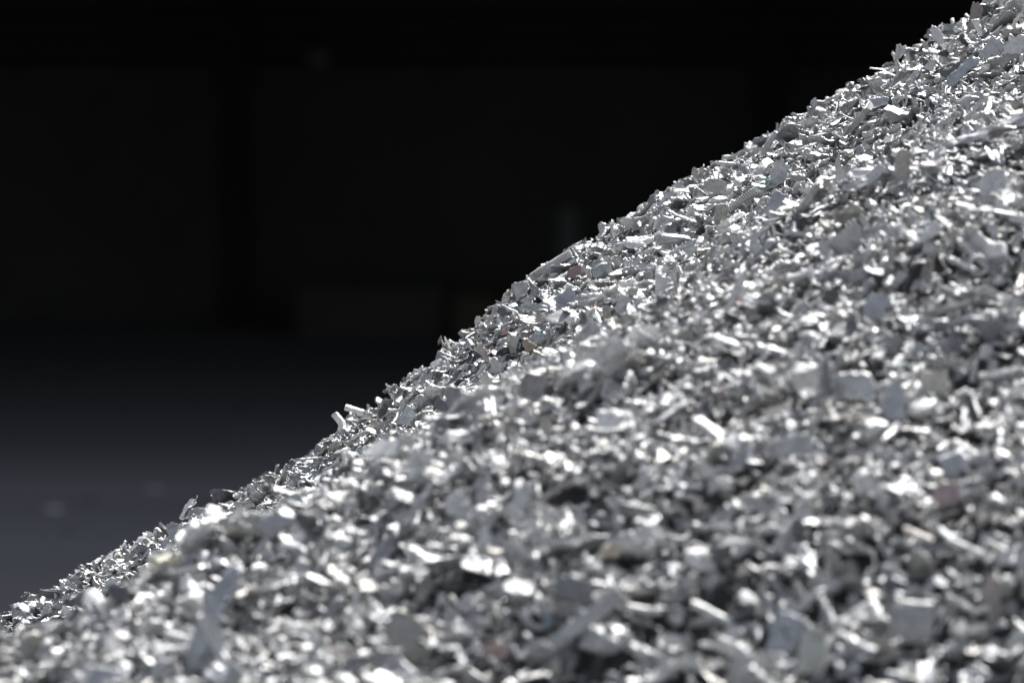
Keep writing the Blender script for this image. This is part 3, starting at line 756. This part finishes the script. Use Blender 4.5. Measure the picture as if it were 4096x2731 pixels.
 ("metal_flake", sh(74, W=.6, t=.05, jag=.08, fold=.1, round_=.4), 1990, 2600, 100, 0, (0, .3, .9), ((.48, .36, .34), .25), "blurred red flake near the bottom edge left of centre", "metal flake"),
 ("metal_plate", sh(75, W=.6, t=.06, jag=.04, fold=.05, nf=1, round_=.2), 3205, 1520, 140, 8, (-.1, .35, .9), ((.80, .78, .73), .1), "cream blurred block sitting in a dark hollow right of centre", "metal block"),
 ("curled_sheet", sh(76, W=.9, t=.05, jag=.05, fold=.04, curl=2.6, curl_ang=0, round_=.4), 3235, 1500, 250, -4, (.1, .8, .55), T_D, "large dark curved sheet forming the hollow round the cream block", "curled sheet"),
 ("metal_plate", sh(77, W=.55, t=.05, jag=.05, fold=.05, nf=1, round_=.2), 3575, 1605, 165, 96, (-.1, .1, 1), T_B, "tall blurred blue grey plate standing right of the cream block", "metal plate"),
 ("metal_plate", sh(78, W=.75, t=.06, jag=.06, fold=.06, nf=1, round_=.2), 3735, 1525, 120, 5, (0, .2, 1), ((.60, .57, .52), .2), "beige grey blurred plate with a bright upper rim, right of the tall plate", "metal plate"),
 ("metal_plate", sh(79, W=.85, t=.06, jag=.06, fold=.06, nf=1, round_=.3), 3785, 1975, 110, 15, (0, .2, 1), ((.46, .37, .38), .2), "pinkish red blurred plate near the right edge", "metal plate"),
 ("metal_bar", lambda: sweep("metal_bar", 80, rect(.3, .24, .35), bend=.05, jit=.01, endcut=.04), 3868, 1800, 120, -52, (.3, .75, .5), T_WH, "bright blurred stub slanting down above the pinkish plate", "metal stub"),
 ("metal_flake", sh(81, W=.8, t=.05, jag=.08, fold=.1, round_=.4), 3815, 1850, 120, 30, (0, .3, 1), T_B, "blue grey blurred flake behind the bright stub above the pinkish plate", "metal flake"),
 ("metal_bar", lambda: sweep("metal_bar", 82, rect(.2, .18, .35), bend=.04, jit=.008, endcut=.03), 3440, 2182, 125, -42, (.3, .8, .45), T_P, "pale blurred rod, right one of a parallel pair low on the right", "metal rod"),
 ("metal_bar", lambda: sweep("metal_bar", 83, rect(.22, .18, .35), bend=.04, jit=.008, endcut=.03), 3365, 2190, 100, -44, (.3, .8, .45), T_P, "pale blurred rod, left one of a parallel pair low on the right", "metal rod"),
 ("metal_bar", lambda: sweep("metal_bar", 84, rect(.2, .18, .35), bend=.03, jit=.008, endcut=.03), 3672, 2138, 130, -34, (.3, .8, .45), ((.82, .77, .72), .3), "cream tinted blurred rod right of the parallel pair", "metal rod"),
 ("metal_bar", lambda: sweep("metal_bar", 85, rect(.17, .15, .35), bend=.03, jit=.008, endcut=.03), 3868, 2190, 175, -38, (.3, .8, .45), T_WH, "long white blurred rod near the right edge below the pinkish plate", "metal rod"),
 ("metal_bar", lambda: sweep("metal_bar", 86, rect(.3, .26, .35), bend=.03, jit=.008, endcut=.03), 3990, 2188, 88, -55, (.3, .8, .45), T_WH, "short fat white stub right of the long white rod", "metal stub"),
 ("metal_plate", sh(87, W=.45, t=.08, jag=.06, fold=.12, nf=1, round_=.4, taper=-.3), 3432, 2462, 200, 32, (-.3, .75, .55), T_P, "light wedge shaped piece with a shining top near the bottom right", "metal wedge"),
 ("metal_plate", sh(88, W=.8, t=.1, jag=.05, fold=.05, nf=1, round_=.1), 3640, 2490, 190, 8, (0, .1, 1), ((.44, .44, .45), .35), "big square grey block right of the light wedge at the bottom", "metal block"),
 ("metal_bar", lambda: sweep("metal_bar", 89, rect(.16, .14, .3), bend=.03, jit=.008, endcut=.03), 3670, 2412, 130, 8, (.1, .9, .4), T_P, "pale level strip capping the big square grey block", "metal strip"),
 ("metal_plate", sh(90, W=.55, t=.05, jag=.05, fold=.08, nf=1, round_=.2), 3245, 2600, 190, 82, (0, .1, 1), ((.55, .56, .53), .3), "tall greenish grey blurred plate at the bottom left of the light wedge", "metal plate"),
 ("metal_plate", sh(91, W=.7, t=.05, jag=.05, fold=.08, nf=1, round_=.2), 3140, 2530, 170, 76, (-.2, .2, 1), T_B, "pale grey leaning plate left of the tall greenish plate", "metal plate"),
 ("metal_plate", sh(92, W=.75, t=.05, jag=.07, fold=.08, nf=1, round_=.2), 3968, 2370, 130, 70, (.1, .1, 1), ((.42, .37, .36), .2), "brownish grey blurred plate by the right edge near the bottom", "metal plate"),
 ("metal_flake", sh(93, W=.3, t=.07, jag=.08, fold=.1, round_=.3, curl=2.6), 3672, 925, 190, 8, (.1, .85, .5), T_P, "wide V shaped bent strip, blurred, in the upper right", "metal strip"),
 ("metal_bar", lambda: sweep("metal_bar", 94, rect(.4, .3, .3), bend=.02, jit=.008, endcut=.03), 3860, 828, 74, 0, LIT, T_WH, "short brilliant white level stub in the blurred upper right", "metal stub"),
 ("metal_plate", sh(95, W=.8, t=.08, jag=.05, fold=.1, nf=1, round_=.2), 3985, 998, 90, 0, (.1, .55, .75), T_WH, "white cube like block in the upper right, above an oval loop", "metal block"),
 ("metal_ring", lambda: sweep("metal_ring", 96, circ(.09, 8), L=2.4, n=26, bend=.01, jit=.004, arc=2.3, endcut=.01), 3912, 1062, 90, 90, (1, .1, -.2), T_P, "upright oval loop below the white cube like block", "metal loop"),
 ("metal_bar", lambda: sweep("metal_bar", 97, rect(.09, .08, .3), bend=.04, jit=.004, endcut=.02), 3970, 850, 200, -10, (.1, .9, .4), T_S, "long thin grey rod right of the brilliant stub", "metal rod"),
 ("metal_strip", sh(98, W=.12, t=.05, jag=.05, fold=.02, nf=1, round_=.2), 3960, 520, 400, 27, (-.3, .8, .5), ((.52, .53, .55), .45), "very long straight grey strip climbing to the right edge near the top", "metal strip"),
 ("metal_flake", sh(99, W=.55, t=.05, jag=.08, fold=.1, round_=.4, taper=.2), 3610, 655, 130, 84, (.2, .1, 1), T_W, "tall warm grey blurred flake left of a faint pink one", "metal flake"),
 ("metal_flake", sh(101, W=.4, t=.07, jag=.08, fold=.1, round_=.4), 3722, 655, 90, 12, (0, .7, .7), ((.74, .62, .66), .2), "faint pink blurred flake in the upper right", "metal flake"),
 ("metal_flake", sh(102, W=.35, t=.05, jag=.06, fold=.2, nf=1, round_=.3), 3450, 715, 190, 30, (-.3, .7, .6), T_S, "thin long pointed sliver over a dark gap in the upper right", "metal sliver"),
 ("metal_flake", sh(103, W=.45, t=.08, jag=.1, fold=.08, round_=.4), 3445, 695, 120, 2, (.1, .8, .5), T_WH, "bright jagged white flake above the thin long sliver", "metal flake"),
 ("metal_flake", sh(104, W=.36, t=.08, jag=.06, fold=.1, round_=.6), 2905, 1370, 120, -42, (.3, .75, .5), T_WH, "brilliant white oval tongue left of centre right, slanting down", "metal flake"),
 ("metal_flake", sh(105, W=.5, t=.06, jag=.08, fold=.1, round_=.4), 3030, 1198, 125, -8, (.1, .75, .6), T_P, "pale blunt flake pointing right above the brilliant oval tongue", "metal flake"),
 ("metal_bar", lambda: sweep("metal_bar", 106, rect(.22, .2, .35), bend=.06, jit=.01, endcut=.03), 3200, 1098, 120, 40, (-.2, .85, .45), T_WH, "white blurred rod pointing up right, above the pale blunt flake", "metal rod"),
 ("metal_strip", sh(107, W=.16, t=.06, jag=.05, fold=.1, round_=.3, curl=-.6), 3115, 1410, 190, -22, (.2, .8, .5), T_P, "long pale strip right of the brilliant oval tongue", "metal strip"),
 ("metal_plate", sh(108, W=.7, t=.05, jag=.06, fold=.06, nf=1, round_=.3), 3500, 1230, 120, 70, (0, .15, 1), T_B, "blurred bluish plate above the tall plate at right", "metal plate"),
 ("metal_plate", sh(109, W=.9, t=.05, jag=.05, fold=.1, nf=1, round_=.2), 2432, 1395, 100, 88, (0, .1, 1), T_S, "blurred grey upright slab at the edge of the sharp strip", "metal slab"),
 ("metal_flake", sh(110, W=.9, t=.05, jag=.1, fold=.15, round_=.4), 2130, 1545, 120, 70, (.1, .15, 1), ((.34, .33, .33), .3), "dark brown grey blurred chunk below the navy tag", "metal chunk"),
 ("metal_plate", sh(111, W=.55, t=.05, jag=.05, fold=.06, nf=1, round_=.4), 1838, 1745, 120, 10, (.1, .75, .6), T_WH, "soft white plate at the far upper edge of the blurred lobe", "metal plate"),
 ("metal_flake", sh(112, W=.8, t=.06, jag=.08, fold=.1, round_=.5), 2460, 1680, 150, 10, (.1, .6, .75), T_WH, "largest glaring white blurred piece near the centre of the photo", "metal flake"),
 ("metal_flake", sh(113, W=.6, t=.06, jag=.06, fold=.1, round_=.4), 480, 2540, 80, 0, (.1, .7, .65), T_WH, "oval white blurred blob near the left bottom corner", "metal lump"),
 ("metal_plate", sh(114, W=.5, t=.04, jag=.06, fold=.06, nf=1, round_=.3), 410, 2700, 160, -12, (.1, .5, .8), T_B, "wide blue grey plate touching the bottom edge at far left", "metal plate"),
 ("metal_bar", lambda: sweep("metal_bar", 115, rect(.26, .22, .35), bend=.03, jit=.01, endcut=.03), 715, 2545, 120, -18, (.2, .85, .45), T_WH, "white blurred rod left of the longest bent strip", "metal rod"),
 ("metal_plate", sh(116, W=.5, t=.05, jag=.06, fold=.08, nf=1, round_=.3), 3170, 1780, 160, 15, (0, .3, 1), ((.52, .53, .54), .4), "wide mid grey blurred plate below the cream block", "metal plate"),
 ("metal_strip", sh(117, W=.22, t=.05, jag=.05, fold=.06, curl=1.2, round_=.4), 2945, 1850, 150, 38, (-.3, .5, .8), T_B, "curved grey strip over a dark gap left of the mid grey plate", "metal strip"),
 ("metal_bar", lambda: sweep("metal_bar", 118, rect(.3, .26, .35), bend=.03, jit=.01, endcut=.03), 2745, 1985, 90, 4, LIT, T_WH, "brightest single spot, a small white stub below centre", "metal stub"),
]
def glyphs(parent, txt, size, mat, rot, loc):
    cu = bpy.data.curves.new("letters", 'FONT'); cu.body = txt; cu.size = size; cu.extrude = .004; cu.align_x = 'CENTER'; cu.align_y = 'CENTER'
    tmp = bpy.data.objects.new("letters", cu); COL.objects.link(tmp)
    bpy.context.view_layer.update()
    dg = bpy.context.evaluated_depsgraph_get()
    m_ = bpy.data.meshes.new_from_object(tmp.evaluated_get(dg)); m_.materials.clear(); m_.materials.append(mat)
    bpy.data.objects.remove(tmp)
    o = bpy.data.objects.new("lettering", m_); link(o, parent); o.location = loc; o.rotation_euler = rot
    return o

HERO_LM = []
REMOVED = np.zeros(len(PIECES), bool)
hero_build = []
for h_i, (kind, mf, px, py, ln, ang, face, tone, label, cat) in enumerate(HEROES):
    hit = None; yy = py
    while hit is None and yy < py + 260:
        hit = heap_hit(px, yy); yy += 8
    if hit is None: continue
    depth = float((hit - np.array([0, 0, CAM_H])) @ FWD)
    me_ = mf()
    if me_.name.startswith("piece"): me_.name = kind
    size = ln / FPX * depth
    lng = RIGHT * math.cos(R(ang)) + UP * math.sin(R(ang))
    nn = RIGHT * face[0] + UP * face[1] - FWD * face[2]
    nn /= np.linalg.norm(nn)
    lng = lng - nn * (lng @ nn)                      # keep the image direction, lie in the facing plane
    fore = np.linalg.norm(lng); lng /= fore
    # stretch back what foreshortening takes, within reason
    proj = np.hypot(lng @ RIGHT, lng @ UP)
    size = size / max(proj, .7)
    Rm = np.stack([lng, np.cross(nn, lng), nn], 1)
    depth_c = depth - .20 * size
    # bring it forward until most of it clears what lies round it, and take away the few bits still in front
    co = np.empty(len(me_.vertices) * 3); me_.vertices.foreach_get("co", co); co = co.reshape(-1, 3)
    fc = np.array([p_.center[:] for p_ in me_.polygons]); co = np.vstack([co, fc])
    for it in range(2):
        W_ = co @ Rm.T * size + at(px, py, depth_c)
        ax_, ay_, az_ = project(W_)
        ix_ = np.clip((ax_ / RS).astype(int), 0, ZW - 1); iy_ = np.clip((ay_ / RS).astype(int), 0, ZH - 1)
        gap = zb[ix_, iy_] - az_
        gap = gap[gap < 3]
        sft = -np.percentile(gap, 30) if len(gap) > 20 else 0
        depth_c -= float(np.clip(sft, -.01, .09))
    pos = at(px, py, depth_c)
    W_ = co @ Rm.T * size + pos
    ax_, ay_, az_ = project(W_)
    ix_ = np.clip((ax_ / RS).astype(int), 0, ZW - 1); iy_ = np.clip((ay_ / RS).astype(int), 0, ZH - 1)
    hm = np.zeros((ZW, ZH))
    for dx in (-1, 0, 1):
        for dy in (-1, 0, 1):
            np.maximum.at(hm, (np.clip(ix_ + dx, 0, ZW - 1), np.clip(iy_ + dy, 0, ZH - 1)), az_)
    fr = (hm[xs, ys] > zs - .004) & (zs > depth_c - .30)
    over = np.bincount(pid[fr], minlength=len(PIECES)) / 110.0
    REMOVED |= (over > .30)
    HERO_LM.append((px, py, kind, label))
    hero_build.append((kind, me_, pos, Rm, size, tone, label, cat))


# ------------------------------------------------------------------ which pieces show largest
vis = zs < zb[xs, ys] + .006
cnt = np.bincount(pid[vis], minlength=len(PIECES)) / 110.0
szs = np.array([p[3] for p in PIECES]); dps = np.array([project(p[1])[2] for p in PIECES])
score = np.sqrt(cnt) * szs / dps
score[cnt < .35] = 0
score[REMOVED] = 0
NPICK = 300 - len(HERO_LM)
order = [int(q) for q in np.argsort(-score)[:NPICK] if score[q] > 0]
chosen = set(order)

# ------------------------------------------------------------------ the mass of the heap: ONE object, instances of the variants
src = bpy.data.collections.new("fragment_sources")
for n_, v in enumerate(VAR):
    o = bpy.data.objects.new("fragment_source_%03d" % n_, v['me'])
    src.objects.link(o)

pts, rots, scl, vidx, tnt, fns = [], [], [], [], [], []
def push(pos, Rm, size, vi, t, f):
    pts.append(pos); rots.append(Matrix(Rm.tolist()).to_euler()[:]); scl.append(size); vidx.append(vi); tnt.append(t); fns.append(f)
for n_, (vi, pos, Rm, size) in enumerate(PIECES):
    if n_ in chosen or REMOVED[n_]: continue
    push(pos, Rm, size, vi, tint_of[n_], fin_of[n_])
# the rest of the heap, outside the settled zone
ro = np.random.default_rng(9)
NO = 60000
xo = ro.uniform(-3.2, 4.6, NO); yo = ro.uniform(3.2, 12.0, NO)
ho = heap(xo, yo)
hx = (heap(xo + .02, yo) - ho) / .02; hy = (heap(xo, yo + .02) - ho) / .02
for q in range(NO):
    if inside(xo[q], yo[q]) or ho[q] < -.02: continue
    k = kn[ro.choice(len(kn), p=kp)]
    vi = KIDX[k][ro.integers(len(KIDX[k]))]
    size = float(np.clip(.036 * math.exp(ro.normal(0, .45)), .012, .09))
    if yo[q] > 9.2: size = min(size, .024)
    Rm = rot_to(np.array([-hx[q], -hy[q], 1]) + ro.normal(0, .5, 3), ro.uniform(0, 6.28))
    t = ro.choice(len(TONES), p=tw_)
    push(np.array([xo[q], yo[q], ho[q] + ro.uniform(0, .03)]), Rm, size, vi, np.array(TONES[t][1]) * ro.uniform(.85, 1.12), TONES[t][2])

# mound surface below the pieces
bxs = np.arange(-5.2, 6.6, .03); bys = np.arange(1.6, 14.6, .03)
BX, BY = np.meshgrid(bxs, bys, indexing='ij')
BZ = heap(BX, BY) - .004
ii = ((BX - GX0) / CELL).astype(int); jj = ((BY - GY0) / CELL).astype(int)
kk_ = (ii >= 4) & (jj >= 4) & (ii < NX - 4) & (jj < NY - 4)
lo_ = np.minimum.reduce([H0[np.clip(ii[kk_] + a_, 0, NX - 1), np.clip(jj[kk_] + b_, 0, NY - 1)] for a_ in (-4, 0, 4) for b_ in (-4, 0, 4)])
BZ[kk_] = np.minimum(BZ[kk_], lo_ - .004)
bV = np.stack([BX, BY, BZ], -1).reshape(-1, 3)
nb, mb = BX.shape
I = (np.arange(nb - 1)[:, None] * mb + np.arange(mb - 1)[None]).reshape(-1)
bF = np.stack([I, I + mb, I + mb + 1, I + 1], -1)
zf = BZ.reshape(-1)[bF].max(1); bF = bF[zf > -.1]
allV = np.vstack([bV, np.array(pts)])
me = bpy.data.meshes.new("scrap_heap")
me.from_pydata(allV.tolist(), [], bF.tolist())
nB = len(bV); nA = len(allV)
def attr(name, typ, data, key):
    a = me.attributes.new(name, typ, 'POINT'); a.data.foreach_set(key, np.asarray(data, np.float32 if typ != 'INT' else np.int32).ravel())
z3 = np.zeros((nB, 3))
attr("is_piece", 'INT', np.r_[np.zeros(nB), np.ones(nA - nB)], "value")
attr("rot", 'FLOAT_VECTOR', np.vstack([z3, np.array(rots)]), "vector")
attr("size", 'FLOAT', np.r_[np.zeros(nB), scl], "value")
attr("variant", 'INT', np.r_[np.zeros(nB), vidx], "value")
attr("tint", 'FLOAT_VECTOR', np.vstack([z3 + .2, np.array(tnt)]), "vector")
attr("finish", 'FLOAT', np.r_[np.zeros(nB), fns], "value")
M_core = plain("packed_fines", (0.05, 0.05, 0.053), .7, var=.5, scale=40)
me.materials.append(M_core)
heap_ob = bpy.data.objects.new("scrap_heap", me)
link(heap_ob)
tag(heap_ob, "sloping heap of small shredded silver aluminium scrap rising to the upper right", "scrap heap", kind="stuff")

ng = bpy.data.node_groups.new("scatter_pieces", 'GeometryNodeTree')
ng.interface.new_socket("Geometry", in_out='INPUT', socket_type='NodeSocketGeometry')
ng.interface.new_socket("Geometry", in_out='OUTPUT', socket_type='NodeSocketGeometry')
GN = ng.nodes.new; GL = ng.links.new
gi = GN('NodeGroupInput'); go = GN('NodeGroupOutput')
def named(nm, dt):
    a = GN('GeometryNodeInputNamedAttribute'); a.data_type = dt; a.inputs['Name'].default_value = nm
    return [s for s in a.outputs if s.enabled and s.name == 'Attribute'][0]
ci = GN('GeometryNodeCollectionInfo'); ci.inputs['Collection'].default_value = src
ci.inputs['Separate Children'].default_value = True; ci.inputs['Reset Children'].default_value = True
iop = GN('GeometryNodeInstanceOnPoints'); iop.inputs['Pick Instance'].default_value = True
e2r = GN('FunctionNodeEulerToRotation')
jn = GN('GeometryNodeJoinGeometry')
GL(gi.outputs[0], iop.inputs['Points'])
GL(named("is_piece", 'INT'), iop.inputs['Selection'])
GL(ci.outputs[0], iop.inputs['Instance'])
GL(named("variant", 'INT'), iop.inputs['Instance Index'])
GL(named("rot", 'FLOAT_VECTOR'), e2r.inputs[0]); GL(e2r.outputs[0], iop.inputs['Rotation'])
GL(named("size", 'FLOAT'), iop.inputs['Scale'])
GL(iop.outputs[0], jn.inputs[0]); GL(gi.outputs[0], jn.inputs[0])
GL(jn.outputs[0], go.inputs[0])
md = heap_ob.modifiers.new("scatter", 'NODES'); md.node_group = ng

# ------------------------------------------------------------------ the pieces that show largest, each an object of its own
def add_piece(kind, me_, pos, Rm, size, tint, finish, label, cat, group):
    o = bpy.data.objects.new(kind, me_)
    M = Matrix(Rm.tolist()).to_4x4()
    o.matrix_world = Matrix.Translation(pos.tolist()) @ M @ Matrix.Diagonal((size, size, size, 1))
    o["tint"] = [float(c) for c in tint]; o["finish"] = float(finish)
    link(o)
    return tag(o, label, cat, group)

own_x = np.bincount(pid[vis], weights=xs[vis], minlength=len(PIECES)) / np.maximum(np.bincount(pid[vis], minlength=len(PIECES)), 1) * RS
own_y = np.bincount(pid[vis], weights=ys[vis], minlength=len(PIECES)) / np.maximum(np.bincount(pid[vis], minlength=len(PIECES)), 1) * RS
for kind, me_, pos, Rm, size, tone, label, cat in hero_build:
    o = add_piece(kind, me_, pos, Rm, size, tone[0], tone[1], label, cat, "shredded aluminium pieces on the heap")
    if kind == "printed_foil":
        me_.materials.clear(); me_.materials.append(M_print)
    if kind == "lettered_tag":
        glyphs(o, "DIDC", .20, M_letter, (0, 0, 0), (0, .02, .07))
used_labels = set(h[6] for h in hero_build)
import re
CUT = r" (?:standing|lying|right|left|above|below|near|in|on|at|with|poking|along|jutting|leaning|running|over|under|beside|directly|just|inside|climbing|behind|of|slanting|pointing|printed|wrapped|stuck|between|rising|crossing|touching|capping|by|second|from|sitting|forming|one)\b.*|,.*"
short = {}
for px, py, kind, label in HERO_LM:
    sn = re.sub(CUT, "", label)
    sn = {"bright crumpled foil scrap": "bright crumpled foil", "crumpled white foil": "navy blotched foil"}.get(sn, sn)
    short.setdefault(sn, []).append((px, py))
MARKS = [(v[0][0], v[0][1], k) for k, v in short.items() if len(v) == 1 and 3 <= len(k.split()) <= 6]
def direction(dx, dy):
    a = math.degrees(math.atan2(-dy, dx)) % 360
    return ["right of", "above right of", "above", "above left of", "left of", "below left of", "below", "below right of"][int((a + 22.5) // 45) % 8]
def auto_label(q):
    vi, pos, Rm, size = PIECES[q]
    px, py = own_x[q], own_y[q]
    d = float(project(pos)[2])
    word = TONES[tone_of[q]][3]
    desc = VAR[vi]['desc']
    big = "large" if size > .045 else ("small" if size < .028 else "middling")
    near = sorted(MARKS, key=lambda m: (m[0] - px) ** 2 + (m[1] - py) ** 2)[:7]
    flat = "upright" if abs(Rm[2, 2]) < .5 else "flat lying"
    for mx, my, mk in near:
        r_ = math.hypot(mx - px, my - py)
        how = "just " if r_ < 110 else ("" if r_ < 260 else "well ")
        art = "" if mk.split()[0] in ("a", "the") else "the "
        for extra in ("", big, flat, big + " " + flat):
            t = " ".join((extra + " " + word + " " + desc + " " + how + direction(px - mx, py - my) + " " + art + mk).split())
            if t not in used_labels and len(t.split()) <= 16:
                used_labels.add(t)
                return t
    return t
for q in order:
    vi, pos, Rm, size = PIECES[q]
    v = VAR[vi]
    add_piece(v['kind'], v['me'], pos, Rm, size, tint_of[q], fin_of[q], auto_label(q), v['kind'].replace('_', ' '), "shredded aluminium pieces on the heap")
